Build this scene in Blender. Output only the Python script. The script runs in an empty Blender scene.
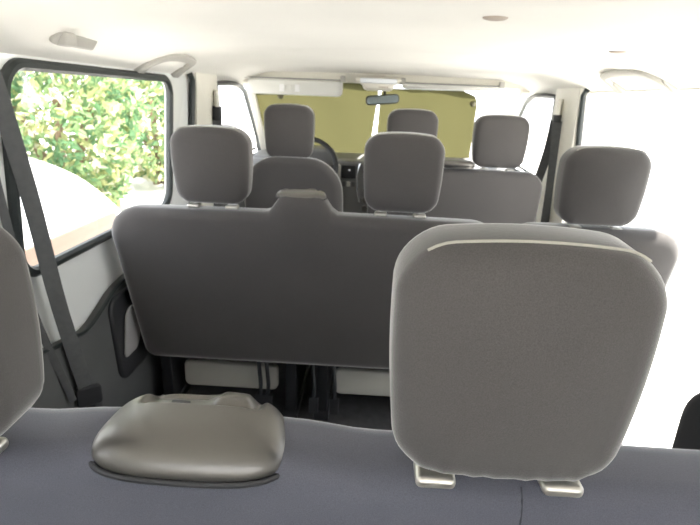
import bpy, bmesh, math, random
from mathutils import Vector, Matrix, noise
R = math.radians
S = bpy.context.scene
COL = S.collection

# ------------------------------------------------------------------ camera
yaw, pitch, roll = R(2.1), R(18.2), R(2.3)
fw = Vector((-math.sin(yaw)*math.cos(pitch), math.cos(yaw)*math.cos(pitch), -math.sin(pitch)))
r0 = Vector((math.cos(yaw), math.sin(yaw), 0)); u0 = r0.cross(fw)
rr = r0*math.cos(roll)+u0*math.sin(roll); uu = -r0*math.sin(roll)+u0*math.cos(roll)
cam_d = bpy.data.cameras.new('camera'); cam = bpy.data.objects.new('camera', cam_d); COL.objects.link(cam)
m = Matrix((rr, uu, -fw)).transposed().to_4x4(); m.translation = (-0.05, 0, 1.24)
cam.matrix_world = m
cam_d.sensor_width = 36; cam_d.lens = 36*500/700; cam_d.clip_start = 0.01
cam_d.dof.use_dof = True; cam_d.dof.focus_distance = 0.55; cam_d.dof.aperture_fstop = 13
S.camera = cam

# ------------------------------------------------------------------ light
w = bpy.data.worlds.new('sky'); S.world = w; w.use_nodes = True
nt = w.node_tree; nt.nodes.clear()
bg = nt.nodes.new('ShaderNodeBackground'); wo = nt.nodes.new('ShaderNodeOutputWorld')
bg.inputs[0].default_value = (0.90, 0.95, 1.0, 1); bg.inputs[1].default_value = 1.25
nt.links.new(bg.outputs[0], wo.inputs[0])
sd = bpy.data.lights.new('sun', 'SUN'); sd.energy = 7.0; sd.angle = R(2); sd.color = (1.0, 0.96, 0.88)
so = bpy.data.objects.new('sun', sd); COL.objects.link(so)
so.rotation_euler = Vector((0.32, -0.10, 1.0)).to_track_quat('Z', 'Y').to_euler()
so.location = (4, -2, 9)
S.view_settings.view_transform = 'Standard'
S.view_settings.look = 'None'
S.view_settings.gamma = 1
S.view_settings.use_curve_mapping = False
S.view_settings.exposure = 2.15
S.cycles.max_bounces = 10
S.cycles.diffuse_bounces = 6
S.cycles.transparent_max_bounces = 16
S.cycles.use_denoising = True

# ------------------------------------------------------------------ materials
def mat(name, col, rough=0.6, metal=0.0, sheen=0.0, spec=0.5, weave=None, vary=0.0, vscale=6.0, bump=0.0, bscale=200.0, coat=0.0):
    M = bpy.data.materials.new(name); M.use_nodes = True
    n = M.node_tree; b = n.nodes['Principled BSDF']
    b.inputs['Base Color'].default_value = (*col, 1)
    b.inputs['Roughness'].default_value = rough
    b.inputs['Metallic'].default_value = metal
    b.inputs['Specular IOR Level'].default_value = spec
    b.inputs['Sheen Weight'].default_value = sheen
    b.inputs['Sheen Roughness'].default_value = 0.35
    b.inputs['Coat Weight'].default_value = coat
    tc = n.nodes.new('ShaderNodeTexCoord')
    if vary:
        no = n.nodes.new('ShaderNodeTexNoise'); no.inputs['Scale'].default_value = vscale; no.inputs['Detail'].default_value = 4
        rp = n.nodes.new('ShaderNodeValToRGB')
        rp.color_ramp.elements[0].position = 0.3; rp.color_ramp.elements[1].position = 0.7
        rp.color_ramp.elements[0].color = (*[c*(1-vary) for c in col], 1)
        rp.color_ramp.elements[1].color = (*[min(1, c*(1+vary)) for c in col], 1)
        n.links.new(tc.outputs['Object'], no.inputs['Vector']); n.links.new(no.outputs['Fac'], rp.inputs['Fac'])
        last = rp.outputs['Color']
        if weave:
            n2 = n.nodes.new('ShaderNodeTexNoise'); n2.inputs['Scale'].default_value = weave; n2.inputs['Detail'].default_value = 2
            mr = n.nodes.new('ShaderNodeMapRange'); mr.inputs['From Min'].default_value = 0.3; mr.inputs['From Max'].default_value = 0.7
            mr.inputs['To Min'].default_value = 0.86; mr.inputs['To Max'].default_value = 1.14
            mx = n.nodes.new('ShaderNodeMix'); mx.data_type = 'RGBA'; mx.blend_type = 'MULTIPLY'; mx.inputs[0].default_value = 1
            n.links.new(tc.outputs['Object'], n2.inputs['Vector']); n.links.new(n2.outputs['Fac'], mr.inputs['Value'])
            n.links.new(last, mx.inputs[6]); n.links.new(mr.outputs['Result'], mx.inputs[7]); last = mx.outputs[2]
        n.links.new(last, b.inputs['Base Color'])
    if bump:
        nb = n.nodes.new('ShaderNodeTexNoise'); nb.inputs['Scale'].default_value = bscale
        bu = n.nodes.new('ShaderNodeBump'); bu.inputs['Strength'].default_value = bump; bu.inputs['Distance'].default_value = 0.001
        n.links.new(tc.outputs['Object'], nb.inputs['Vector']); n.links.new(nb.outputs['Fac'], bu.inputs['Height'])
        n.links.new(bu.outputs['Normal'], b.inputs['Normal'])
    return M

FAB = mat('grey seat cloth', (0.073, 0.069, 0.068), 0.95, sheen=0.75, spec=0.15, weave=900, vary=0.04, vscale=5, bump=0.25, bscale=900)
BENCHF = mat('sky-tinted seat cloth', (0.094, 0.096, 0.117), 0.95, sheen=0.6, spec=0.15, weave=900, vary=0.04, vscale=4, bump=0.25, bscale=900)  # bluish sky light on the rear bench is put into this cloth colour
PIPE = mat('seam thread', (0.34, 0.33, 0.29), 0.8)
DSEAM = mat('dark seam', (0.04, 0.04, 0.05), 0.9)
HEADL = mat('headliner cloth', (0.86, 0.85, 0.81), 0.95, spec=0.1, vary=0.02, vscale=3, bump=0.2, bscale=500)
CREAM = mat('cream plastic trim', (0.72, 0.70, 0.63), 0.55, vary=0.02)
HANDLE = mat('cream handle plastic', (0.43, 0.42, 0.39), 0.5)
WHITE = mat('white paint', (0.80, 0.82, 0.82), 0.25, coat=0.6, vary=0.015)
PLAST = mat('charcoal plastic trim', (0.085, 0.088, 0.088), 0.6, vary=0.06, vscale=9, bump=0.4, bscale=600)
DARK = mat('black plastic', (0.022, 0.023, 0.026), 0.5, bump=0.2, bscale=400)
RUB = mat('black rubber', (0.018, 0.024, 0.024), 0.45)
BELT = mat('belt webbing', (0.080, 0.083, 0.086), 0.7, vary=0.1, vscale=60)
SILV = mat('satin silver plastic', (0.15, 0.143, 0.132), 0.36, metal=0.7, vary=0.03, vscale=12)
COLLAR = mat('bright satin metal', (0.55, 0.53, 0.48), 0.3, metal=0.7)
CHR = mat('chrome', (0.75, 0.75, 0.75), 0.15, metal=1)
FLOOR = mat('dark floor covering', (0.05, 0.05, 0.052), 0.85, vary=0.2, vscale=30, bump=0.3)
BEIGE = mat('pale seat base plastic', (0.52, 0.51, 0.46), 0.55, vary=0.04)
VISOR = mat('visor cloth', (0.76, 0.76, 0.72), 0.9, vary=0.02)
STICK = mat('white sticker', (0.9, 0.9, 0.9), 0.6)
LENS = mat('lamp lens', (0.80, 0.84, 0.88), 0.15, coat=0.5)
DASH = mat('grey dashboard plastic', (0.17, 0.17, 0.17), 0.5, vary=0.05, bump=0.3)
BARK = mat('bark', (0.16, 0.11, 0.07), 0.9, vary=0.3, vscale=20)
TYRE = mat('tyre', (0.03, 0.03, 0.03), 0.8)
CARP = mat('white car paint', (0.85, 0.84, 0.82), 0.2, coat=1.0)
STONE = mat('pale concrete ground', (0.62, 0.60, 0.56), 0.9, vary=0.06, vscale=1.5, bump=0.3, bscale=60)
HOOK = mat('tan plastic plug', (0.42, 0.36, 0.31), 0.6)

def glass(name, tint=(0.985, 0.98, 0.985), refl=0.08):
    M = bpy.data.materials.new(name); M.use_nodes = True; n = M.node_tree; n.nodes.clear()
    o = n.nodes.new('ShaderNodeOutputMaterial'); mx = n.nodes.new('ShaderNodeMixShader')
    t = n.nodes.new('ShaderNodeBsdfTransparent'); g = n.nodes.new('ShaderNodeBsdfGlossy')
    t.inputs[0].default_value = (*tint, 1); g.inputs['Roughness'].default_value = 0.02
    mx.inputs[0].default_value = refl
    n.links.new(t.outputs[0], mx.inputs[1]); n.links.new(g.outputs[0], mx.inputs[2]); n.links.new(mx.outputs[0], o.inputs[0])
    return M
GLASS = glass('window glass')
DGLASS = mat('dark mirror glass', (0.16, 0.19, 0.19), 0.12, metal=0.6)
def shade_mat(name, c1, c2):
    M = bpy.data.materials.new(name); M.use_nodes = True; n = M.node_tree; n.nodes.clear()
    o = n.nodes.new('ShaderNodeOutputMaterial'); mx = n.nodes.new('ShaderNodeMixShader')
    d = n.nodes.new('ShaderNodeBsdfDiffuse'); t = n.nodes.new('ShaderNodeBsdfTranslucent')
    d.inputs[0].default_value = (*c1, 1); t.inputs[0].default_value = (*c2, 1); mx.inputs[0].default_value = 0.6
    n.links.new(d.outputs[0], mx.inputs[1]); n.links.new(t.outputs[0], mx.inputs[2]); n.links.new(mx.outputs[0], o.inputs[0])
    return M
SHADE = shade_mat('olive yellow sunshade film', (0.115, 0.108, 0.052), (0.118, 0.112, 0.050))
def leafm(name, c):
    M = shade_mat(name, c, tuple(min(1, x*1.15) for x in c)); return M
LEAF = [leafm('leaf green', (0.24, 0.34, 0.17)), leafm('leaf yellow green', (0.40, 0.42, 0.21)), leafm('leaf deep green', (0.13, 0.235, 0.125)), leafm('leaf pale', (0.6, 0.58, 0.45))]

# ------------------------------------------------------------------ helpers
def finish(name, bm, material, parent=None, smooth=True, loc=None):
    bmesh.ops.recalc_face_normals(bm, faces=bm.faces)
    me = bpy.data.meshes.new(name); bm.to_mesh(me); bm.free()
    if smooth:
        for p in me.polygons: p.use_smooth = True
        me.set_sharp_from_angle(angle=R(38))
    if isinstance(material, (list, tuple)):
        for q in material: me.materials.append(q)
    else: me.materials.append(material)
    o = bpy.data.objects.new(name, me); COL.objects.link(o)
    if parent: o.parent = parent
    if loc: o.location = loc
    return o
def thing(name, label, cat, loc=(0, 0, 0), group=None):
    o = bpy.data.objects.new(name, None); COL.objects.link(o); o.location = loc
    o.empty_display_size = 0.05
    o['label'] = label; o['category'] = cat
    if group: o['group'] = group
    return o
def tag(o, label, cat, group=None, kind=None):
    o['label'] = label; o['category'] = cat
    if group: o['group'] = group
    if kind: o['kind'] = kind
    return o
def struct(o, label=None):
    o['kind'] = 'structure'
    if label: o['label'] = label
    return o

def outline(w2, z0, z1, rt, rb, n=8, wb=None, crown=0.0, mid=0.0, tn=12):
    """rounded outline in x,z: half width w2 at the top, wb at the bottom, crown lifts the top, mid bulges the sides"""
    wb = w2 if wb is None else wb
    P = []
    def arc(cx, cz, r, a0, a1):
        for i in range(n+1):
            a = R(a0+(a1-a0)*i/n); P.append([cx+r*math.cos(a), cz+r*math.sin(a)])
    arc(w2-rt, z1-rt, rt, 0, 90)
    for i in range(1, tn): P.append([(w2-rt)*(1-2*i/tn), z1])
    arc(-w2+rt, z1-rt, rt, 90, 180)
    for i in range(1, 10):
        t = i/10; P.append([-w2+(w2-wb)*t, z1-rt+(z0+rb-z1+rt)*t])
    arc(-wb+rb, z0+rb, rb, 180, 270)
    for i in range(1, 12): P.append([(-wb+rb)*(1-2*i/12), z0])
    arc(wb-rb, z0+rb, rb, 270, 360)
    for i in range(1, 10):
        t = i/10; P.append([wb+(w2-wb)*t, z0+rb+(z1-rt-z0-rb)*t])
    for p in P:
        h = (p[1]-z0)/(z1-z0)
        p[1] += crown*max(0, 1-(p[0]/w2)**2)*max(0, h)**2
        if mid: p[0] *= 1+mid*4*h*(1-h)
    return P
def outline_inset(P, d):
    n = len(P); Q = []
    for i in range(n):
        a = P[i-1]; b = P[(i+1) % n]
        tx, tz = b[0]-a[0], b[1]-a[1]; l = math.hypot(tx, tz) or 1
        Q.append([P[i][0]-tz/l*d, P[i][1]+tx/l*d])
    return Q
def pillow(P, T, r, bulge=(0.0, 0.0), dent=None):
    """solid whose outline is P (x,z, counter-clockwise seen from -y), thickness T in y, edge radius r"""
    bm = bmesh.new(); n = len(P)
    cx = sum(p[0] for p in P)/n; cz = sum(p[1] for p in P)/n
    loops = []
    K = 6
    def ring(Q, y): loops.append([bm.verts.new((q[0], y, q[1])) for q in Q])
    inner = outline_inset(P, r)
    M = 9
    def face_y(s, b): return b*(1-s*s)
    for k in range(M, 0, -1):
        s = k/M
        if k == M: continue
    # front cap (y = -T/2): from the centre outwards
    seq = []
    for k in range(1, M):
        s = k/M; seq.append(([[cx+(q[0]-cx)*s, cz+(q[1]-cz)*s] for q in inner], -T/2-face_y(s, bulge[0])))
    for k in range(0, K+1):
        a = math.pi/2*k/K; seq.append((outline_inset(P, r*(1-math.sin(a))), -T/2+r*(1-math.cos(a))))
    for k in range(K, -1, -1):
        a = math.pi/2*k/K; seq.append((outline_inset(P, r*(1-math.sin(a))), T/2-r*(1-math.cos(a))))
    for k in range(M-1, 0, -1):
        s = k/M; seq.append(([[cx+(q[0]-cx)*s, cz+(q[1]-cz)*s] for q in inner], T/2+face_y(s, bulge[1])))
    for Q, y in seq: ring(Q, y)
    c0 = bm.verts.new((cx, -T/2-bulge[0], cz)); c1 = bm.verts.new((cx, T/2+bulge[1], cz))
    for a, b in zip(loops, loops[1:]):
        for i in range(n):
            j = (i+1) % n; bm.faces.new((a[i], a[j], b[j], b[i]))
    for i in range(n):
        j = (i+1) % n
        bm.faces.new((c0, loops[0][j], loops[0][i])); bm.faces.new((c1, loops[-1][i], loops[-1][j]))
    return bm
def xf(bm, f):
    for v in bm.verts: v.co = Vector(f(v.co))
    return bm
def move(bm, d, rot=None):
    M = Matrix.Translation(Vector(d))
    if rot: M = M @ Matrix.Rotation(rot[1], 4, rot[0])
    bmesh.ops.transform(bm, matrix=M, verts=bm.verts); return bm
def box(bm, x0, x1, y0, y1, z0, z1, bev=0.0, seg=2):
    t = bmesh.new(); bmesh.ops.create_cube(t, size=1)
    for v in t.verts: v.co = Vector(((x0+x1)/2+v.co.x*(x1-x0), (y0+y1)/2+v.co.y*(y1-y0), (z0+z1)/2+v.co.z*(z1-z0)))
    if bev: bmesh.ops.bevel(t, geom=t.edges[:], offset=bev, segments=seg, affect='EDGES', profile=0.6)
    me = bpy.data.meshes.new('t'); t.to_mesh(me); t.free(); bm.from_mesh(me); bpy.data.meshes.remove(me)
    return bm
def tube(bm, pts, r, n=8, closed=False, flat=None):
    """tube along pts; flat=(a,b,normal) makes a strap of half width a and half thickness b"""
    pts = [Vector(p) for p in pts]; L = []
    N = len(pts); prev = None
    for i, p in enumerate(pts):
        if closed: t = pts[(i+1) % N]-pts[i-1]
        else: t = pts[min(i+1, N-1)]-pts[max(i-1, 0)]
        t.normalize()
        if flat: a = flat[2]
        else: a = prev if prev is not None else (Vector((0, 0, 1)) if abs(t.z) < 0.9 else Vector((1, 0, 0)))
        a = Vector(a); a = (a-t*a.dot(t)).normalized(); b = t.cross(a); prev = a
        rad = r[i] if isinstance(r, (list, tuple)) else r
        ring = []
        for k in range(n):
            an = 2*math.pi*k/n+(math.pi/n)
            if flat: 
                ca, sa = math.cos(an), math.sin(an)
                sg = lambda q: math.copysign(abs(q)**0.35, q)
                ring.append(bm.verts.new(p+a*flat[1]*sg(ca)+b*flat[0]*sg(sa)))
            else: ring.append(bm.verts.new(p+(a*math.cos(an)+b*math.sin(an))*rad))
        L.append(ring)
    rng = range(N) if closed else range(N-1)
    for i in rng:
        A, B = L[i], L[(i+1) % N]
        for k in range(n): bm.faces.new((A[k], A[(k+1) % n], B[(k+1) % n], B[k]))
    if not closed: bm.faces.new(L[0]); bm.faces.new(L[-1][::-1])
    return bm
def panel(polys, x_in, x_out, shape=None):
    """side wall piece from polygons in (y,z): first is the outline, the rest are holes"""
    bm = bmesh.new(); rings = []
    for pl in polys:
        vs = [bm.verts.new((x_in, p[0], p[1])) for p in pl]
        es = [bm.edges.new((vs[i], vs[(i+1) % len(vs)])) for i in range(len(vs))]
        rings.append(vs)
    bmesh.ops.triangle_fill(bm, use_beauty=True, edges=bm.edges[:], use_dissolve=False)
    fs = bm.faces[:]
    r = bmesh.ops.extrude_face_region(bm, geom=fs)
    for g in r['geom']:
        if isinstance(g, bmesh.types.BMVert): g.co.x = x_out
    if shape: xf(bm, shape)
    return bm
def rrect(y0, y1, z0, z1, r, n=6):
    P = []
    for cx, cz, a0 in ((y1-r, z1-r, 0), (y0+r, z1-r, 90), (y0+r, z0+r, 180), (y1-r, z0+r, 270)):
        for i in range(n+1):
            a = R(a0+90*i/n); P.append((cx+r*math.cos(a), cz+r*math.sin(a)))
    return P
def smoothline(pts, n=8):
    """Catmull-Rom through pts"""
    pts = [Vector(p) for p in pts]; out = []
    for i in range(len(pts)-1):
        p0 = pts[max(i-1, 0)]; p1 = pts[i]; p2 = pts[i+1]; p3 = pts[min(i+2, len(pts)-1)]
        for k in range(n):
            t = k/n
            out.append(0.5*((2*p1)+(-p0+p2)*t+(2*p0-5*p1+4*p2-p3)*t*t+(-p0+3*p1-3*p2+p3)*t**3))
    out.append(pts[-1]); return out

# ------------------------------------------------------------------ the van's shell (the setting)
def tumble(v):   # the sides lean inwards above the belt line
    s = 1 if v.x > 0 else -1
    return (v.x-s*max(0, v.z-0.77)*0.08, v.y, v.z)
WX = 0.93
bm = box(bmesh.new(), -0.98, 0.98, -0.70, 3.3, -0.04, 0.0); struct(finish('floor', bm, FLOOR, smooth=False))

# ceiling: a vaulted headliner with shallow transverse ribs and coved sides
bm = bmesh.new(); NX, NY = 40, 90; G = []
def ceil_z(x, y):
    a = abs(x)/0.90
    z = 1.405-0.022*a*a-0.085*max(0, (a-0.72)/0.28)**1.8
    z += 0.008*math.exp(-((y-1.02)/0.05)**2)*(1 if a < 0.8 else 0)
    for c in (1.36, 2.30): z -= 0.009/(1+math.exp(-(y-c)/0.012))*(1-min(1, a)**6)
    z += 0.009/(1+math.exp(-(y-1.86)/0.012))*(1-min(1, a)**6)
    if y > 2.7: z -= 0.03*((y-2.7)/0.5)**2
    return z
for j in range(NY+1):
    y = -0.68+j*(3.22+0.68)/NY
    G.append([bm.verts.new((-0.90+1.80*i/NX, y, ceil_z(-0.90+1.80*i/NX, y))) for i in range(NX+1)])
for j in range(NY):
    for i in range(NX): bm.faces.new((G[j][i], G[j][i+1], G[j+1][i+1], G[j+1][i]))
r = bmesh.ops.extrude_face_region(bm, geom=bm.faces[:])
for g in r['geom']:
    if isinstance(g, bmesh.types.BMVert): g.co.z += 0.05
struct(finish('ceiling', bm, HEADL))

def ring_frame(name, rect, x, rad, material, parent=None, label=None, sx=1, shape=tumble, depth=0.016):
    pts = [shape(Vector((sx*x, p[0], p[1]))) for p in rect]
    bm = tube(bmesh.new(), pts, rad, 8, closed=True)
    return finish(name, bm, material, parent)
def pane(name, rect, x, parent=None, sx=1):
    bm = panel([rect], sx*x, sx*(x+0.005), tumble)
    return finish(name, bm, GLASS, parent, smooth=False)

def rect_edge(y0, y1, z0, z1, r, k=5):
    return rrect(y0, y1, z0, z1, r, k)
# left wall: painted metal above the belt line with two windows
win1 = [(1.20, 0.80), (1.155, 1.00), (1.19, 1.25)] 
def window_shape(y0, y1, z0, z1, r): return rrect(y0, y1, z0, z1, r, 7)
Wl = window_shape(1.15, 2.11, 0.772, 1.286, 0.07)
Wq = window_shape(0.12, 1.00, 0.82, 1.27, 0.07)
bm = panel([[(-0.66, 0.50), (2.34, 0.50), (2.34, 1.36), (-0.66, 1.36)], Wl[::-1], Wq[::-1]], -WX, -WX-0.016, tumble)
struct(finish('wall_left', bm, WHITE, smooth=False))
for k, (rc, nm) in enumerate(((Wl, 'window_1'), (Wq, 'window_2'))):
    g = struct(pane(nm, rc, WX+0.006, sx=-1)); ring_frame('window_seal', rc, WX-0.004, 0.015, RUB, g, sx=-1)
# right side: sliding door stands open; quarter panel behind it, sill and header
bm = panel([[(-0.66, 0.0), (1.22, 0.0), (1.30, 0.30), (1.30, 1.36), (-0.66, 1.36)], Wq[::-1]], WX, WX+0.05, tumble)
struct(finish('wall_right', bm, WHITE, smooth=False))
g = struct(pane('window_3', Wq, WX+0.02)); ring_frame('window_seal', Wq, WX-0.004, 0.015, RUB, g)
bm = box(bmesh.new(), 0.885, 0.97, 1.20, 2.6, 1.300, 1.36, 0.008)
struct(finish('trim_1', bm, CREAM))
# closed tailgate added unseen behind the camera, with a window, to limit rear light
bw = rrect(-0.74, 0.74, 0.72, 1.28, 0.08)
bm = panel([[(-0.98, 0.0), (0.98, 0.0), (0.98, 1.42), (-0.98, 1.42)], bw[::-1]], -0.66, -0.71); xf(bm, lambda v: (v.y, v.x, v.z))
struct(finish('wall_back', bm, CREAM, smooth=False))
bm = panel([bw], -0.68, -0.685); xf(bm, lambda v: (v.y, v.x, v.z)); struct(finish('window_7', bm, GLASS, smooth=False))
# charcoal lower trim, left: wavy top edge, in front of the painted panel
top = smoothline([(0.0, 0.62), (0.8, 0.60), (1.25, 0.575), (1.38, 0.552), (1.46, 0.575), (1.54, 0.622), (1.72, 0.645), (1.95, 0.66), (2.25, 0.66), (2.44, 0.65)], 6) if False else None
tp = [Vector((a, b, 0)) for a, b in [(-0.66, 0.62), (0.8, 0.60), (1.25, 0.545), (1.36, 0.530), (1.45, 0.555), (1.55, 0.592), (1.70, 0.61), (1.95, 0.62), (2.2, 0.62), (2.34, 0.61)]]
tl = [(v.x, v.y) for v in smoothline(tp, 5)]
bm = panel([[(-0.66, 0.0), (2.34, 0.0)]+tl[::-1]], -WX+0.03, -WX-0.045)
tr = struct(finish('trim_3', bm, PLAST, smooth=False))
bm = tube(bmesh.new(), [(-WX+0.028, a, b) for a, b in tl], 0.007, 6)
finish('edge_bead', bm, RUB, tr)
# pocket moulded into the trim beside the bench
P = [(p[0], p[1]) for p in outline(0.14, 0.25, 0.575, 0.05, 0.06, wb=0.12)]
bm = pillow(P, 0.03, 0.012); xf(bm, lambda v: (-WX+0.034+v.y*0.6, 1.62+v.x, v.z)); pk = finish('pocket', bm, DARK, tr)
P = outline(0.065, 0.34, 0.51, 0.03, 0.03, wb=0.055)
bm = pillow(P, 0.02, 0.008); xf(bm, lambda v: (-WX+0.05+v.y*0.5, 1.60+v.x+(v.z-0.43)*0.35, v.z)); finish('pocket_lid', bm, mat('mid grey plastic', (0.30, 0.29, 0.29), 0.5), pk)

# B pillars and front door openings on both sides
def rake(y): return y
for sx, nm, y0 in ((-1, 'left', 2.34), (1, 'right', 2.40)):
    bm = panel([[(y0, 0.0), (y0+0.36, 0.0), (y0+0.44, 0.5), (y0+0.42, 0.9), (y0+0.30, 1.36), (y0, 1.36)]], sx*(WX-0.03), sx*(WX+0.045), tumble)
    p = struct(finish('trim_4' if sx < 0 else 'trim_5', bm, CREAM, smooth=False))
    bm = tube(bmesh.new(), [tumble(Vector((sx*(WX-0.02), y0-0.012, z))) for z in (0.05, 0.4, 0.77, 1.0, 1.20)]+[tumble(Vector((sx*(WX-0.022), y0-0.02-0.05*0, 1.29)))] + [tumble(Vector((sx*(WX-0.022), y0-0.05, 1.312)))], 0.013, 8)
    finish('door_seal', bm, RUB, p)
    # front door: lower door panel, window frame with slanted front edge
    fd = [(y0+0.44, 0.0), (3.95, 0.0), (3.95, 0.80), (y0+0.44, 0.80)]
    bm = panel([fd], sx*WX, sx*(WX+0.05), tumble)
    d = struct(finish('door_1' if sx < 0 else 'door_2', bm, PLAST, smooth=False))
    A = [(y0+0.46, 0.82), (y0+0.42, 1.0), (y0+0.35, 1.285), (3.14, 1.30), (3.32, 1.25), (3.56, 1.08), (3.80, 0.90), (3.86, 0.82)]
    bm = tube(bmesh.new(), [tumble(Vector((sx*(WX-0.01), a, b))) for a, b in A], 0.016, 8, closed=True)
    finish('window_frame', bm, RUB, d)
    A2 = [(a+(0.05 if i > 2 else -0.03)*(1 if i > 2 else 1), b+(0.035 if 2 <= i else 0)) for i, (a, b) in enumerate(A)]
    bm = tube(bmesh.new(), [tumble(Vector((sx*(WX+0.02), a, b))) for a, b in A2], 0.011, 8, closed=True)
    finish('outer_seal', bm, RUB, d)
    bm = panel([A], sx*(WX+0.012), sx*(WX+0.016), tumble)
    struct(finish('window_4' if sx < 0 else 'window_5', bm, GLASS, smooth=False))
    # A pillar: cream trim slanting down to the dashboard
    pts = [tumble(Vector((sx*(WX-0.075), a, b))) for a, b in ((3.10, 1.335), (3.22, 1.27), (3.45, 1.10), (3.70, 0.90), (3.80, 0.80))]
    bm = tube(bmesh.new(), pts, 0.03, 10, flat=(0.034, 0.026, (sx, 0, 0)))
    struct(finish('trim_6' if sx < 0 else 'trim_7', bm, CREAM))
# windscreen header, windscreen
bm = box(bmesh.new(), -0.86, 0.86, 3.08, 3.20, 1.325, 1.39, 0.015); struct(finish('trim_8', bm, CREAM))
bm = bmesh.new()
def wsy(z): return 3.13+(1.33-z)*1.35
rows = []
for i in range(9):
    z = 1.335-(1.335-0.84)*i/8
    rows.append([bm.verts.new((-0.84+1.68*k/12, wsy(z)+0.09-0.10*((k-6)/6)**2, z)) for k in range(13)])
for i in range(8):
    for k in range(12): bm.faces.new((rows[i][k], rows[i][k+1], rows[i+1][k+1], rows[i+1][k]))
bmesh.ops.solidify(bm, geom=bm.faces[:], thickness=0.005)
struct(finish('window_6', bm, GLASS))
# cowl / bonnet outside the glass
P = [(3.84, 0.0), (4.45, 0.0), (4.45, 0.45), (4.30, 0.66), (3.98, 0.80), (3.84, 0.81)]
bm = bmesh.new(); a = [bm.verts.new((-0.9, *p)) for p in P]; b = [bm.verts.new((0.9, *p)) for p in P]
bm.faces.new(a); bm.faces.new(b[::-1])
for i in range(6): bm.faces.new((a[i], a[(i+1) % 6], b[(i+1) % 6], b[i]))
bmesh.ops.bevel(bm, geom=bm.edges[:], offset=0.04, segments=3, affect='EDGES')
struct(finish('trim_9', bm, WHITE))

# ------------------------------------------------------------------ outside
bm = bmesh.new(); bmesh.ops.create_grid(bm, x_segments=4, y_segments=4, size=40)
move(bm, (0, 5, -0.55)); g = finish('ground', bm, STONE, smooth=False); struct(g)

# ------------------------------------------------------------------ seats
def headrest(parent, cx, cy, z0, w=0.127, h=0.25, T=0.105, lean=R(3), crown=0.012):
    P = outline(w-0.008, z0, z0+h, 0.042, 0.046, n=9, wb=w-0.014, crown=crown, mid=0.055)
    r = 0.030
    def pose(v):
        q = Vector((v.x, v.y, v.z-z0))
        t = q.z/h
        q.y *= 0.86+0.14*math.sin(math.pi*min(1, max(0, t))*0.9)          # tapers towards the top and foot
        q.y += 0.010*(v.x/w)**2                                            # rear face wraps round
        q = Matrix.Rotation(lean, 3, 'X') @ q
        return (q.x+cx, q.y+cy, q.z+z0)
    bm = pillow(P, T, r, (0.006, 0.004))
    for v in bm.verts:   # small puckers in the cloth along the bottom hem
        hh = (v.co.z-z0)/h
        if hh < 0.18: v.co.y += 0.0016*math.sin(v.co.x*260)*(1-hh/0.18)
    xf(bm, pose); hr = finish('headrest', bm, FAB, parent)
    # seam piping along the rear top edge and the bottom hem
    n = 24; a = R(78)
    I = outline_inset(P, r*(1-math.sin(a))-0.0008); I = [p for p in I[:30] if abs(p[0]) < 0.80*w and p[1] > z0+h*0.8]
    e = [pose(Vector((p[0], -T/2+r*(1-math.cos(a))-0.0008, p[1]))) for p in I]
    finish('piping', tube(bmesh.new(), e, 0.0013, 6), PIPE, hr)
    e = [pose(Vector((-0.070+0.14*i/n, -T/2+0.016, z0+0.006+0.0012*math.sin(i*1.9)))) for i in range(n+1)]
    finish('hem_seam', tube(bmesh.new(), e, 0.0017, 6), DSEAM, hr)
    for s in (-1, 1):
        bm = tube(bmesh.new(), [pose(Vector((s*0.062, 0.0, z0+0.03))), pose(Vector((s*0.062, 0.0, z0-0.10)))], 0.0065, 10)
        finish('headrest_post', bm, CHR, hr)
        bm = pillow(outline(0.020, -0.007, 0.007, 0.006, 0.006, n=4), 0.036, 0.006)
        p = pose(Vector((s*0.062, -0.020, z0-0.011))); move(bm, p); finish('post_collar', bm, COLLAR, hr)
    return hr

def backrest(parent, x0, x1, y_top, z0, z1, T=0.12, lean=R(11), rt=0.085, material=None, bulge=0.012, taper=0.0, crown=0.0, humps=(), rb=0.05, sag=0.0, name='backrest'):
    w2 = (x1-x0)/2; cx = (x0+x1)/2
    P = outline(w2, z0, z1, rt, rb, n=8, wb=w2-taper, crown=crown, tn=60)
    bm = pillow(P, T, 0.042, (bulge, bulge))
    for v in bm.verts:
        q = v.co.copy(); t = (q.z-z0)/(z1-z0)
        q.x += cx
        for hx, hw, hh in humps:
            q.z += hh*max(0, t-0.55)/0.45*math.exp(-((q.x-hx)/hw)**6)
        q.y *= 1.15-0.25*t
        q.y += (z1-q.z)*math.tan(lean)+y_top
        v.co = q
    return finish(name, bm, material or FAB, parent)

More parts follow.
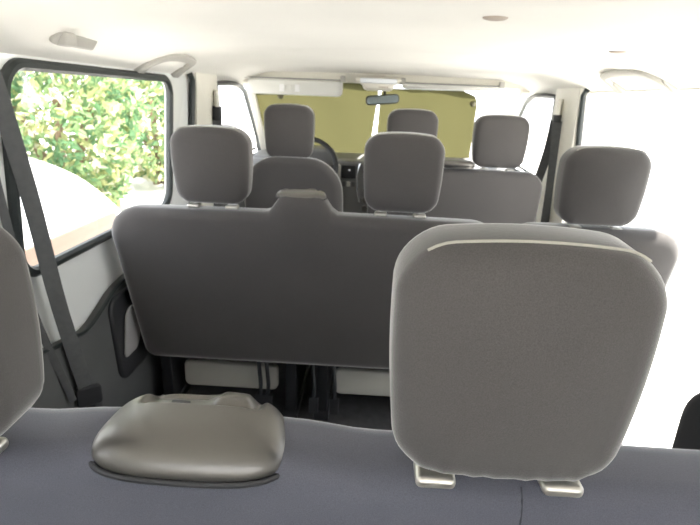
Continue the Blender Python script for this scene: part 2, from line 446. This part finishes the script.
def belt_module(parent, cx, cy, z, w=0.10, d=0.15, hgt=0.045, lean=0.0):
    """satin silver belt outlet cover lying on the backrest's shoulder"""
    NA, NR = 112, 44
    def sp(c, n): return math.copysign(abs(c)**(2/n), c)
    def rim(k, grow=0.0):
        a = 2*math.pi*k/NA; u = sp(math.cos(a), 4.2); v = sp(math.sin(a), 3.6)
        half = (w+grow)*(1-0.13*(v*0.5+0.5)**2)
        return (half*u-0.010*(v*0.5+0.5), (d/2+grow)*v-(0.006*(1-u*u) if v < 0 else 0))
    def sst(x): x = min(1, max(0, x)); return x*x*(3-2*x)
    def top(u, v, s):
        z = hgt*(1-s**3.6)**(1/2.0)
        z *= 1-0.10*sst((v/d+0.5))*0.5
        tray = sst((v/d-0.10)/0.07)*(1-sst((v/d-0.40)/0.08))*sst((u/w+0.74)/0.14)*(1-sst((u/w-0.50)/0.14))
        boss = sst((v/d-0.14)/0.10)*sst((u/w+0.02)/0.20)*(1-sst((u/w-0.40)/0.16))
        z -= hgt*0.34*tray*(1-0.9*boss*(1-sst((s-0.93)/0.07)))
        z += hgt*0.12*boss*(1-sst((s-0.8)/0.2))
        return z
    RM = Matrix.Rotation(lean, 3, 'X')
    bm = bmesh.new(); c0 = bm.verts.new((cx, cy, z)); prev = None; first = None
    put = lambda u, v, h: tuple((RM @ Vector((u, v, h)))+Vector((cx, cy, z)))
    c0.co = put(0, 0, top(0, 0, 0))
    for q in range(1, NR+1):
        sc = 1-(1-q/NR)**1.7; ring = []
        for k in range(NA):
            a, b = rim(k); ring.append(bm.verts.new(put(a*sc, b*sc, top(a*sc, b*sc, sc) if q < NR else 0)))
        if prev is None:
            for k in range(NA): bm.faces.new((c0, ring[k], ring[(k+1) % NA]))
        else:
            for k in range(NA): bm.faces.new((prev[k], ring[k], ring[(k+1) % NA], prev[(k+1) % NA]))
        prev = ring
    low = [bm.verts.new(put(rim(k, -0.006)[0], rim(k, -0.006)[1], -0.016)) for k in range(NA)]
    for k in range(NA): bm.faces.new((prev[k], low[k], low[(k+1) % NA], prev[(k+1) % NA]))
    bm.faces.new(low[::-1])
    c = finish('belt_cover', bm, SILV, parent)
    gr = 0.0035 if d > 0.12 else 0.002
    bm = tube(bmesh.new(), [put(*rim(k, 0.001), -0.006) for k in range(0, NA, 2)], gr, 8, closed=True)
    finish('gasket', bm, DARK, c)
    if d > 0.12:
        bm = box(bmesh.new(), -0.011, 0.011, -0.004, 0.004, -0.003, 0.003, 0.001)
        xf(bm, lambda v: put(v.x-w*0.30, v.y+d*0.22, v.z+hgt*0.60)); finish('slot', bm, DARK, c)
    return c

def cushion(parent, x0, x1, y0, y1, z0=0.36, z1=0.49):
    w2 = (x1-x0)/2
    P = outline(w2, -(y1-y0)/2, (y1-y0)/2, 0.07, 0.03, n=6)
    bm = pillow(P, z1-z0, 0.04, (0.012, 0.0))
    xf(bm, lambda v: (v.x+(x0+x1)/2, v.z+(y0+y1)/2, -v.y+(z0+z1)/2+0.03*(v.z/(y1-y0))))
    return finish('seat_cushion', bm, FAB, parent)

# third row bench, nearest the camera
B3 = thing('bench_seat', 'grey three-seat rear bench, its cloth tinted for blue sky light, filling the bottom of the view', 'seat', (0, 0.45, 0))
def local(root):
    """children built in world coordinates: shift back under their thing"""
    for c in root.children: c.matrix_parent_inverse = Matrix.Translation(-Vector(root.location))
backrest(B3, -0.90, 0.90, 0.47, 0.32, 0.868, T=0.13, lean=R(9), rt=0.06, material=BENCHF, bulge=0.006, humps=((-0.235, 0.16, 0.012),))
from mathutils.bvhtree import BVHTree
me = B3.children[0].data; bv = BVHTree.FromPolygons([v.co[:] for v in me.vertices], [p.vertices[:] for p in me.polygons])
pts = [bv.ray_cast(Vector((0.122, 0.0, 0.862-0.01*k)), Vector((0, 1, 0)))[0] for k in range(45)]
finish('seam', tube(bmesh.new(), [p+Vector((0, 0.0002, 0)) for p in pts if p], 0.0012, 6), DSEAM, B3)
headrest(B3, 0.090, 0.432, 0.896, w=0.119, h=0.230)
headrest(B3, -0.507, 0.432, 0.886, w=0.119, h=0.230)
headrest(B3, 0.680, 0.432, 0.890, w=0.119, h=0.230)
belt_module(B3, -0.230, 0.473, 0.868, w=0.109, d=0.128, hgt=0.033, lean=R(-1))
cushion(B3, -0.88, 0.88, 0.58, 0.96, 0.34, 0.45)
bm = bmesh.new()
for x in (-0.7, -0.1, 0.1, 0.7): finish('leg', box(bmesh.new(), x-0.025, x+0.025, 0.60, 1.0, 0.0, 0.37, 0.008), DARK, B3)
bm.free()
local(B3)

# second row: two-seat bench on the left, single seat on the right
B2 = thing('bench_seat', 'dark grey two-seat bench with two headrests in the middle row', 'seat', (-0.25, 1.6, 0))
backrest(B2, -0.895, 0.375, 1.565, 0.288, 0.882, T=0.13, lean=R(12), rt=0.10, material=FAB, bulge=0.010, taper=0.03, crown=0.006, humps=((-0.265, 0.088, 0.064),))
headrest(B2, -0.557, 1.585, 0.903, h=0.228); headrest(B2, 0.046, 1.585, 0.903, h=0.232)
belt_module(B2, -0.265, 1.570, 0.944, w=0.080, d=0.11, hgt=0.013)
cushion(B2, -0.88, 0.37, 1.72, 2.20)
def base(parent, xs, y, pan):
    for x0, x1 in pan:
        P = outline((x1-x0)/2, 0.105, 0.215, 0.02, 0.025, n=5)
        bm = pillow(P, 0.03, 0.010, (0.004, 0.0)); move(bm, ((x0+x1)/2, y+0.02, 0)); finish('base_panel', bm, BEIGE, parent)['label'] = 'pale plastic base panel'
    for x in xs:
        bm = box(bmesh.new(), x-0.022, x+0.022, y-0.01, y+0.40, 0.0, 0.36, 0.006)
        box(bm, x-0.03, x+0.03, y-0.03, y+0.44, 0.0, 0.035, 0.006)
        finish('leg', bm, DARK, parent)
base(B2, (-0.83, -0.33, -0.205, 0.30), 1.74, ((-0.765, -0.385), (-0.155, 0.25)))
bm = box(bmesh.new(), -0.86, 0.34, 1.76, 2.15, 0.24, 0.36, 0.01); finish('seat_frame', bm, DARK, B2)
for x in (-0.45, -0.42, -0.24, -0.16):     # belt buckles hanging under the bench
    bm = tube(bmesh.new(), [(x, 1.70, 0.26), (x+0.01, 1.685, 0.17), (x+0.008, 1.68, 0.12)], 0.008, 6)
    box(bm, x-0.010, x+0.026, 1.67, 1.69, 0.06, 0.13, 0.004)
    finish('belt_buckle', bm, DARK, B2)
local(B2)
S2 = thing('single_seat', 'grey single seat at the open door in the middle row', 'seat', (0.66, 1.6, 0))
backrest(S2, 0.385, 0.935, 1.565, 0.305, 0.884, T=0.12, lean=R(12), rt=0.09, material=FAB, bulge=0.010, taper=0.02, crown=0.004)
headrest(S2, 0.652, 1.57, 0.894, w=0.130, h=0.228)
cushion(S2, 0.40, 0.89, 1.72, 2.20)
base(S2, (0.45, 0.84), 1.74, ((0.50, 0.79),))
bm = box(bmesh.new(), 0.42, 0.87, 1.76, 2.15, 0.24, 0.36, 0.01); finish('seat_frame', bm, DARK, S2)
local(S2)

# front row: driver's seat left, two-seat bench right
D1 = thing('driver_seat', 'grey driver seat behind the steering wheel, front left', 'seat', (-0.45, 2.55, 0))
backrest(D1, -0.70, -0.195, 2.51, 0.25, 0.940, T=0.12, lean=R(12), rt=0.17, material=FAB, bulge=0.012, taper=-0.015, crown=0.012)
headrest(D1, -0.47, 2.55, 0.938, h=0.252); cushion(D1, -0.70, -0.20, 2.66, 3.08); 
bm = box(bmesh.new(), -0.68, -0.22, 2.68, 3.05, 0.0, 0.36, 0.02); finish('seat_base', bm, DARK, D1)
local(D1)
P1 = thing('bench_seat', 'grey two-seat front passenger bench with two headrests', 'seat', (0.36, 2.55, 0))
backrest(P1, -0.065, 0.795, 2.51, 0.25, 0.926, T=0.12, lean=R(12), rt=0.09, material=FAB, bulge=0.010, taper=0.0, crown=0.006)
headrest(P1, 0.135, 2.55, 0.945, h=0.245); headrest(P1, 0.567, 2.55, 0.940, w=0.134, h=0.240)
belt_module(P1, 0.365, 2.50, 0.955, w=0.085, d=0.11, hgt=0.022)
cushion(P1, -0.06, 0.79, 2.66, 3.08)
bm = box(bmesh.new(), -0.03, 0.75, 2.68, 3.05, 0.0, 0.36, 0.02); finish('seat_base', bm, DARK, P1)
local(P1)

# ------------------------------------------------------------------ belts
def strap(name, pts, w, nrm, parent=None, th=0.0012):
    return finish(name, tube(bmesh.new(), smoothline(pts, 6), 0, 8, flat=(w/2, th, nrm)), BELT, parent)
t = thing('seat_belt', 'dark seat belt strap hanging down beside the large left window', 'seat belt', (-0.88, 1.28, 0.3), 'seat belts on the pillars')
strap('strap', [(-0.83, 1.02, 1.33), (-0.865, 1.10, 1.22), (-0.880, 1.17, 0.98), (-0.880, 1.215, 0.67), (-0.872, 1.27, 0.37)], 0.042, (0.80, -0.6, 0.1), t)
strap('strap', [(-0.895, 1.08, 1.24), (-0.905, 1.10, 1.03), (-0.903, 1.14, 0.70), (-0.885, 1.22, 0.37)], 0.020, (0.75, -0.65, 0.0), t)
bm = pillow(outline(0.036, 0.335, 0.40, 0.012, 0.012, n=5), 0.018, 0.006)
bmesh.ops.rotate(bm, verts=bm.verts, cent=(0, 0, 0), matrix=Matrix.Rotation(R(40), 3, 'Z')); move(bm, (-0.868, 1.27, -0.01)); finish('tongue', bm, DARK, t)
bm = box(bmesh.new(), -0.885, -0.852, 1.27, 1.31, 0.22, 0.33, 0.006); finish('buckle', bm, DARK, t)
local(t)
t = thing('seat_belt', 'dark seat belt with anchor high on the right pillar, beside the front bench', 'seat belt', (0.86, 2.75, 0.6), 'seat belts on the pillars')
strap('strap', [(0.843, 2.620, 1.17), (0.855, 2.70, 1.0), (0.84, 2.76, 0.82), (0.82, 2.80, 0.70)], 0.048, (-0.5, -0.85, 0), t)
strap('strap', [(0.850, 2.610, 1.17), (0.868, 2.610, 0.9), (0.872, 2.610, 0.6), (0.872, 2.610, 0.30)], 0.050, (-0.6, -0.8, 0), t)
bm = tube(bmesh.new(), [(0.842, 2.600, 1.20), (0.842, 2.600, 1.165)], 0.020, 12); finish('anchor_loop', bm, DARK, t)
bm = pillow(outline(0.022, 1.18, 1.275, 0.018, 0.018, n=5), 0.02, 0.006)
bmesh.ops.rotate(bm, verts=bm.verts, cent=(0, 0, 0), matrix=Matrix.Rotation(R(60), 3, 'Z')); move(bm, (0.848, 2.605, 0)); finish('height_adjuster', bm, CREAM, t)
local(t)
t = thing('seat_belt', 'seat belt anchor with dark loop high on the cream left pillar', 'seat belt', (-0.86, 2.75, 0.6), 'seat belts on the pillars')
bm = tube(bmesh.new(), [(-0.845, 2.600, 1.175), (-0.850, 2.610, 1.11)], 0.022, 12); finish('anchor_loop', bm, DARK, t)
bm = pillow(outline(0.022, 1.15, 1.255, 0.018, 0.018, n=5), 0.02, 0.006)
bmesh.ops.rotate(bm, verts=bm.verts, cent=(0, 0, 0), matrix=Matrix.Rotation(R(-60), 3, 'Z')); move(bm, (-0.848, 2.605, 0)); finish('height_adjuster', bm, CREAM, t)
strap('strap', [(-0.85, 2.610, 1.12), (-0.868, 2.620, 0.9), (-0.872, 2.620, 0.6), (-0.872, 2.620, 0.30)], 0.050, (0.6, -0.8, 0), t)
local(t)

# ------------------------------------------------------------------ ceiling fittings
def handle(sx, y0, y1, label):
    t = thing('grab_handle', label, 'handle', (sx*0.84, (y0+y1)/2, 1.33), 'grab handles along the roof edge')
    ym = (y0+y1)/2
    A = [(0.880, y0, 1.300), (0.862, y0-0.004, 1.302), (0.822, y0, 1.322), (0.785, y0+0.035, 1.340), (0.772, ym-0.02, 1.346), (0.785, y1-0.055, 1.342), (0.822, y1-0.012, 1.325), (0.862, y1, 1.304), (0.880, y1, 1.300)]
    pts = smoothline([(sx*a, b, c+0.010) for a, b, c in A], 5)
    finish('grip', tube(bmesh.new(), pts, 0, 12, flat=(0.015, 0.008, (sx*0.5, 0, 0.85))), HANDLE, t)
    for y in (y0, y1):
        bm = box(bmesh.new(), -0.030, 0.030, -0.026, 0.026, -0.010, 0.010, 0.008, 3)
        bmesh.ops.rotate(bm, verts=bm.verts, cent=(0, 0, 0), matrix=Matrix.Rotation(sx*R(38), 3, 'Y'))
        move(bm, (sx*0.862, y, 1.316)); finish('mount', bm, HANDLE, t)
    local(t)
handle(-1, 1.83, 2.16, 'cream grab handle above the left window with greenery')
handle(1, 1.72, 2.06, 'pale grey grab handle at the roof edge over the open right side')
# folded hook further back on the left
t = thing('coat_hook', 'cream coat hook plate on the roof edge, left of the grab handle', 'hook', (-0.84, 1.45, 1.34))
bm = box(bmesh.new(), -0.018, 0.018, -0.085, 0.085, -0.010, 0.010, 0.009, 3); bmesh.ops.rotate(bm, verts=bm.verts, cent=(0, 0, 0), matrix=Matrix.Rotation(R(-55), 3, 'Y')); move(bm, (-0.800, 1.31, 1.350)); finish('plate', bm, HANDLE, t)
bm = box(bmesh.new(), -0.016, 0.016, -0.022, 0.022, -0.016, 0.016, 0.008, 3); move(bm, (-0.790, 1.255, 1.346)); finish('hook', bm, HANDLE, t)
local(t)
# small oval plugs on the headliner
for x, y, l in ((0.181, 1.12, 'tan oval plug in the headliner nearest the camera'), (0.60, 1.50, 'tan oval plug in the headliner near the right grab handle')):
    bm = bmesh.new(); bmesh.ops.create_uvsphere(bm, u_segments=20, v_segments=8, radius=1)
    bmesh.ops.scale(bm, vec=(0.026, 0.020, 0.006), verts=bm.verts); move(bm, (x, y, ceil_z(x, y)))
    tag(finish('ceiling_plug', bm, HOOK), l, 'plug', 'plugs in the headliner')

# sun visors
def visor(x0, x1, label, sx, tilt):
    t = thing('sun_visor', label, 'sun visor', ((x0+x1)/2, 3.05, 1.34), 'sun visors on the windscreen header')
    P = outline((x1-x0)/2, -0.085, 0.0, 0.012, 0.03, n=5)
    bm = pillow(P, 0.022, 0.009)
    bmesh.ops.rotate(bm, verts=bm.verts, cent=(0, 0, 0), matrix=Matrix.Rotation(tilt, 3, 'X')); move(bm, ((x0+x1)/2, 3.06, 1.328)); v = finish('visor_board', bm, VISOR, t)
    bm = tube(bmesh.new(), [(x0+0.01, 3.055, 1.334), (x1+0.01, 3.055, 1.334)], 0.004, 8); finish('hinge_rod', bm, mat('grey rod', (0.3, 0.3, 0.29), 0.5), t)
    for xx in ((x0, x1)):
        bm = box(bmesh.new(), xx-0.014, xx+0.014, 3.035, 3.07, 1.325, 1.36, 0.006); finish('bracket', bm, HANDLE, t)
    if sx < 0:
        for dx in (0.205, 0.295):
            bm = box(bmesh.new(), x0+dx-0.014, x0+dx+0.014, 3.028, 3.036, 1.262, 1.302, 0.002)
            finish('sticker', bm, STICK, t)
        P = box(bmesh.new(), x0+0.237, x0+0.262, 3.029, 3.035, 1.268, 1.298, 0.002); finish('mirror_cover', P, VISOR, t)
    local(t)
visor(-0.80, -0.245, 'pale sun visor with two white stickers above the driver', -1, R(8))
visor(0.10, 0.66, 'pale sun visor folded up over the right windscreen half', 1, R(80))

# overhead lamp console
t = thing('ceiling_lamp', 'pale overhead lamp console at the middle of the windscreen header', 'lamp', (-0.045, 3.0, 1.33))
bm = pillow(outline(0.130, 1.285, 1.356, 0.02, 0.028, n=6, wb=0.09), 0.12, 0.02); move(bm, (-0.04, 3.03, 0)); finish('housing', bm, CREAM, t)
bm = pillow(outline(0.105, 1.322, 1.350, 0.012, 0.012, n=6), 0.02, 0.008); move(bm, (-0.04, 2.965, 0)); finish('lens', bm, LENS, t)
for k in range(4):
    bm = box(bmesh.new(), -0.036+k*0.014, -0.027+k*0.014, 2.962, 2.972, 1.300, 1.308, 0.001); finish('text_mark', bm, HOOK, t)  # small marks standing in for unreadable lettering
local(t)
# rear-view mirror
t = thing('rear_view_mirror', 'small grey rear-view mirror under the overhead lamp console', 'mirror', (-0.02, 3.08, 1.25))
P = outline(0.098, -0.027, 0.027, 0.022, 0.022, n=6)
bm = pillow(P, 0.03, 0.010, (0, 0.006)); bmesh.ops.rotate(bm, verts=bm.verts, cent=(0, 0, 0), matrix=Matrix.Rotation(R(-6), 3, 'Y') @ Matrix.Rotation(R(8), 3, 'Z'))
move(bm, (-0.012, 3.06, 1.238)); finish('shell', bm, DARK, t)
P = outline(0.090, -0.021, 0.021, 0.017, 0.017, n=6)
bm = pillow(P, 0.004, 0.001); bmesh.ops.rotate(bm, verts=bm.verts, cent=(0, 0, 0), matrix=Matrix.Rotation(R(-6), 3, 'Y') @ Matrix.Rotation(R(8), 3, 'Z'))
move(bm, (-0.010, 3.041, 1.238)); finish('mirror_glass', bm, DGLASS, t)
bm = tube(bmesh.new(), [(0.0, 3.07, 1.262), (0.0, 3.10, 1.29), (0.0, 3.12, 1.31)], 0.008, 8); finish('stem', bm, DARK, t)
local(t)

# windscreen sunshade, two halves with a gap
def sunshade(xt0, xt1, xb0, xb1, z0, z1, label, seed, rt0=0.02, rt1=0.05):
    bm = bmesh.new(); n, mth = 26, 18; Gd = []
    for i in range(mth+1):
        a = i/mth; z = z1+(z0-z1)*a; row = []
        for k in range(n+1):
            b = k/n; l = xt0+(xb0-xt0)*a; rg = xt1+(xb1-xt1)*a
            if a < 0.15:   # rounded top corners
                q = 1-a/0.15
                l += rt0*(1-math.sqrt(max(0, 1-q*q))); rg -= rt1*(1-math.sqrt(max(0, 1-q*q)))
            x = l+(rg-l)*b
            y = wsy(z)+0.055-0.10*(x/0.84)**2+0.010*noise.noise(Vector((x*4+seed, z*7, seed)))+0.006*math.sin(x*22+seed+z*5)
            row.append(bm.verts.new((x, y, z)))
        Gd.append(row)
    for i in range(mth):
        for k in range(n): bm.faces.new((Gd[i][k], Gd[i][k+1], Gd[i+1][k+1], Gd[i+1][k]))
    bmesh.ops.solidify(bm, geom=bm.faces[:], thickness=0.002)
    t = thing('windscreen_sunshade', label, 'sunshade', ((xt0+xt1)/2, 3.4, 1.0), 'windscreen sunshade halves')
    finish('film', bm, SHADE, t)
    return t
def sucker(t, x, z):
    y = wsy(z)+0.03-0.10*(x/0.84)**2
    bm = bmesh.new(); bmesh.ops.create_cone(bm, segments=16, radius1=0.020, radius2=0.009, depth=0.012, cap_ends=True)
    bmesh.ops.rotate(bm, verts=bm.verts, cent=(0, 0, 0), matrix=Matrix.Rotation(R(90), 3, 'X')); move(bm, (x, y, z)); finish('suction_cup', bm, mat('smoky rubber', (0.12, 0.11, 0.06), 0.4), t)
t = sunshade(-0.83, -0.030, -0.86, -0.080, 0.846, 1.330, 'olive yellow sunshade half behind the windscreen on the driver side', 1.0)
sucker(t, -0.64, 1.235); local(t)
t = sunshade(-0.022, 0.560, -0.035, 0.66, 0.846, 1.305, 'pale yellow sunshade half behind the windscreen on the passenger side', 7.0, rt1=0.09)
sucker(t, 0.545, 1.235); local(t)

# ------------------------------------------------------------------ dashboard
t = thing('dashboard', 'grey dashboard with centre console between the front headrests', 'dashboard', (0, 3.4, 0.5))
P = [(3.20, 0.42), (3.74, 0.42), (3.74, 0.80), (3.70, 0.862), (3.48, 0.872), (3.34, 0.850), (3.26, 0.76), (3.24, 0.60)]
bm = bmesh.new(); a = [bm.verts.new((-0.86, *p)) for p in P]; b = [bm.verts.new((0.86, *p)) for p in P]
bm.faces.new(a); bm.faces.new(b[::-1])
for i in range(len(P)): bm.faces.new((a[i], a[(i+1) % len(P)], b[(i+1) % len(P)], b[i]))
bmesh.ops.bevel(bm, geom=bm.edges[:], offset=0.02, segments=3, affect='EDGES'); finish('dash_body', bm, DASH, t)
bm = pillow(outline(0.17, 0.80, 0.93, 0.06, 0.02, n=6), 0.20, 0.03); move(bm, (-0.47, 3.34, 0)); finish('instrument_hood', bm, DASH, t)
bm = pillow(outline(0.135, 0.45, 0.872, 0.03, 0.02, n=6, wb=0.12), 0.14, 0.02); move(bm, (-0.145, 3.19, 0)); cc = finish('centre_console', bm, DASH, t)
bm = pillow(outline(0.016, 0.50, 0.850, 0.01, 0.01, n=4), 0.02, 0.006); move(bm, (-0.262, 3.115, 0)); finish('trim_strip', bm, BEIGE, cc)['label'] = 'cream trim strip'
bm = pillow(outline(0.043, 0.765, 0.845, 0.008, 0.008, n=4), 0.014, 0.003); move(bm, (-0.195, 3.117, 0)); rd = finish('radio', bm, DARK, cc)
bm = bmesh.new(); bmesh.ops.create_uvsphere(bm, u_segments=14, v_segments=8, radius=0.010); move(bm, (-0.190, 3.108, 0.815)); finish('knob', bm, CHR, rd)
for k in range(3):
    bm = box(bmesh.new(), -0.235+k*0.03, -0.213+k*0.03, 3.108, 3.124, 0.715, 0.745, 0.003); finish('switch', bm, BEIGE if k == 1 else PLAST, cc)
pts = smoothline([(-0.125, 3.115, 0.86), (-0.140, 3.11, 0.80), (-0.140, 3.105, 0.72), (-0.120, 3.105, 0.62)], 5)
finish('silver_trim', tube(bmesh.new(), pts, 0.006, 8), CHR, cc)
for z in (0.69, 0.635, 0.58):
    bm = bmesh.new(); bmesh.ops.create_cone(bm, segments=18, radius1=0.022, radius2=0.018, depth=0.02, cap_ends=True)
    bmesh.ops.rotate(bm, verts=bm.verts, cent=(0, 0, 0), matrix=Matrix.Rotation(R(90), 3, 'X')); move(bm, (-0.085, 3.108, z)); finish('heater_knob', bm, SILV, cc)
for x in (-0.075, 0.50):
    bm = pillow(outline(0.035, 0.79, 0.855, 0.02, 0.02, n=6), 0.02, 0.006); move(bm, (x, 3.117 if x < 0 else 3.24, 0)); v = finish('air_vent', bm, DARK, t)
    bm = bmesh.new()
    for k in range(4): box(bm, x-0.03, x+0.03, (3.103 if x < 0 else 3.226), (3.107 if x < 0 else 3.230), 0.80+k*0.013, 0.803+k*0.013)
    finish('vent_slats', bm, PLAST, v)
# steering wheel belongs to the dashboard
ang = R(62); c = Vector((-0.455, 3.06, 0.83))
Mx = Matrix.Rotation(ang, 3, 'X')
bm = tube(bmesh.new(), [c+Mx @ Vector((0.185*math.cos(R(a)), 0.185*math.sin(R(a)), 0)) for a in range(0, 360, 10)], 0.015, 10, closed=True)
sw = finish('steering_wheel', bm, DARK, t)
for a in (0, 180, 270):
    bm = tube(bmesh.new(), [c+Mx @ Vector((0.04*math.cos(R(a)), 0.04*math.sin(R(a)), -0.01)), c+Mx @ Vector((0.18*math.cos(R(a)), 0.18*math.sin(R(a)), 0))], 0, 8, flat=(0.02, 0.006, Mx @ Vector((0, 0, 1)))); finish('spoke', bm, DARK, sw)
bm = bmesh.new(); bmesh.ops.create_uvsphere(bm, u_segments=20, v_segments=10, radius=1); bmesh.ops.scale(bm, vec=(0.07, 0.06, 0.022), verts=bm.verts)
for v in bm.verts: v.co = c+Mx @ v.co
finish('airbag_cover', bm, DASH, sw)
bm = tube(bmesh.new(), [c, c+Mx @ Vector((0, 0, -0.16))], 0.03, 10); finish('column', bm, DARK, sw)
local(t)
# door mirror outside the driver's window
t = thing('door_mirror', 'black door mirror seen past the front left door window', 'mirror', (-1.06, 3.5, 0.95))
bm = pillow(outline(0.075, -0.10, 0.10, 0.05, 0.05, n=6), 0.08, 0.03, (0, 0.02)); move(bm, (-1.08, 3.60, 0.93)); finish('shell', bm, DARK, t)
bm = tube(bmesh.new(), [(-0.985, 3.62, 0.86), (-1.05, 3.60, 0.88)], 0.025, 8); finish('arm', bm, DARK, t)
local(t)

# dark moulded cover by the open doorway at the right
t = thing('wheel_arch_cover', 'dark rounded plastic cover at the bottom right beside the doorway', 'trim cover', (0.86, 1.1, 0))
P = outline(0.24, 0.0, 0.60, 0.18, 0.02, n=10)
bm = pillow(P, 0.10, 0.03, (0.01, 0.01)); xf(bm, lambda v: (0.905+v.y*0.3, 1.13+v.x-0.06, v.z*0.92)); finish('shell', bm, DARK, t)
local(t)

# ------------------------------------------------------------------ outside: white car, bushes
t = thing('car', 'white car parked outside beyond the left window', 'car', (-2.9, 3.4, -0.55)); CAR = t
prof = smoothline([Vector(p) for p in ((1.2, 0.42, 0), (1.25, 0.95, 0), (1.6, 1.32, 0), (2.3, 1.46, 0), (3.3, 1.47, 0), (4.0, 1.40, 0), (4.55, 1.22, 0), (4.93, 0.98, 0), (5.12, 0.78, 0), (5.2, 0.55, 0), (5.2, 0.28, 0), (5.1, 0.20, 0))], 6)
P = [(v.x-3.4, v.y) for v in prof]
P = P[::-1] + []
bot = [(1.7-0.2*k, 0.19) for k in range(0, 19)]
P = P+[]
Pc = [(v.x-3.4, v.y) for v in prof]          # clockwise along the top from rear to front
Pc = Pc+bot                                   # then back along the sill
Pc = Pc[::-1]
bm = pillow(Pc, 1.70, 0.16, (0.0, 0.0))
xf(bm, lambda v: (-2.95+v.y*(1-0.16*max(0, v.z-0.8)), 3.4+v.x, v.z-0.55)); finish('car_body', bm, CARP, t)
bm = pillow(outline(1.25, 0.66, 0.86, 0.06, 0.06, n=5), 0.03, 0.01); xf(bm, lambda v: (-2.088+v.y*0.6, 3.62+v.x*0.98, v.z-0.55)); finish('side_reflection', bm, mat('painted tan reflection', (0.17, 0.115, 0.085), 0.5), t)['label'] = 'tan band painted as a reflection'  # tan band painted in for a brownish reflection on the car side
for y0, y1 in ((1.75, 2.75), (2.85, 3.95)):
    pl = [(y0, 0.93), (y1+(0.35 if y1 > 3 else 0), 0.93), (y1, 1.30), (y0+0.12, 1.30)]
    bm = panel([pl], -2.085, -2.10); xf(bm, lambda v: (v.x-0.16*max(0, v.z-0.8)*0.9-0.01, v.y, v.z-0.55)); finish('side_window', bm, mat('glare-painted glass', (0.75, 0.78, 0.78), 0.08, coat=1), t)  # overexposed glare on the car windows is painted as a pale colour
for y in (2.0, 4.6):
    for x in (-2.14, -3.76):
        bm = bmesh.new(); bmesh.ops.create_cone(bm, segments=28, radius1=0.31, radius2=0.31, depth=0.2, cap_ends=True)
        bmesh.ops.bevel(bm, geom=[e for e in bm.edges if len(e.link_faces) == 2 and e.calc_face_angle() > 1], offset=0.03, segments=2, affect='EDGES')
        bmesh.ops.rotate(bm, verts=bm.verts, cent=(0, 0, 0), matrix=Matrix.Rotation(R(90), 3, 'Y')); move(bm, (x, y, -0.24)); wh = finish('wheel', bm, TYRE, t)
        bm = bmesh.new(); bmesh.ops.create_cone(bm, segments=20, radius1=0.19, radius2=0.17, depth=0.03, cap_ends=True)
        bmesh.ops.rotate(bm, verts=bm.verts, cent=(0, 0, 0), matrix=Matrix.Rotation(R(90), 3, 'Y')); move(bm, (x+(0.105 if x > -3 else -0.105), y, -0.24)); finish('hubcap', bm, SILV, wh)
local(t); CAR.location.y -= 1.0

def bush(cx, cy, cz, rx, ry, rz, n, label, seed, trunk=True, size=0.10):
    rnd = random.Random(seed)
    t = thing('bush', label, 'bush', (cx, cy, -0.55), 'bushes beyond the left window')
    vs, fs, mi = [], [], []
    for i in range(n):
        while True:
            d = Vector((rnd.uniform(-1, 1), rnd.uniform(-1, 1), rnd.uniform(-1, 1)))
            if 0.25 < d.length < 1: break
        d = d.normalized()*d.length**0.4
        k = 1+0.25*noise.noise(d*2.5+Vector((seed, 0, 0)))
        p = Vector((cx+d.x*rx*k, cy+d.y*ry*k, cz+d.z*rz*k))
        if p.z < -0.4: continue
        a = Vector((rnd.gauss(0, 1), rnd.gauss(0, 1), rnd.gauss(0, 1))).normalized(); b = a.orthogonal().normalized()
        s = size*rnd.uniform(0.6, 1.4); q = len(vs); nn = a.cross(b)
        vs += [p-a*s, p-a*s*0.2+b*s*0.45, p+a*s, p-a*s*0.2-b*s*0.45+nn*s*0.2]
        fs.append((q, q+1, q+2, q+3))
        mi.append(rnd.choices((0, 1, 2, 3), (5, 4, 2, 2.5))[0] if noise.noise(p*1.3) > -0.05 else rnd.choices((0, 1, 2, 3), (3, 3, 5, 1))[0])
    me = bpy.data.meshes.new('foliage'); me.from_pydata(vs, [], fs)
    for q in LEAF: me.materials.append(q)
    me.polygons.foreach_set('material_index', mi)
    o = bpy.data.objects.new('foliage', me); COL.objects.link(o); o.parent = t
    if trunk:
        bm = bmesh.new()
        for k in range(3):
            a = k*2.1; tube(bm, smoothline([(cx+0.1*math.cos(a), cy+0.1*math.sin(a), -0.56), (cx+0.22*math.cos(a), cy+0.2*math.sin(a), 0.2), (cx+rx*0.5*math.cos(a), cy+ry*0.5*math.sin(a), cz+0.2)], 5), 0.06, 8)
        finish('stem', bm, BARK, t)
    local(t)
bush(-4.4, 6.9, 0.85, 1.05, 1.15, 1.55, 8500, 'leafy green bush nearest the white car', 3, size=0.07)
bush(-4.3, 9.9, 0.9, 1.1, 1.2, 1.6, 6500, 'yellow-green bush at the right edge of the left window', 5, size=0.08)
bush(-7.4, 6.6, 1.2, 1.2, 1.6, 1.8, 8000, 'pale leafy bush at the left behind the white car roof', 9, size=0.08)
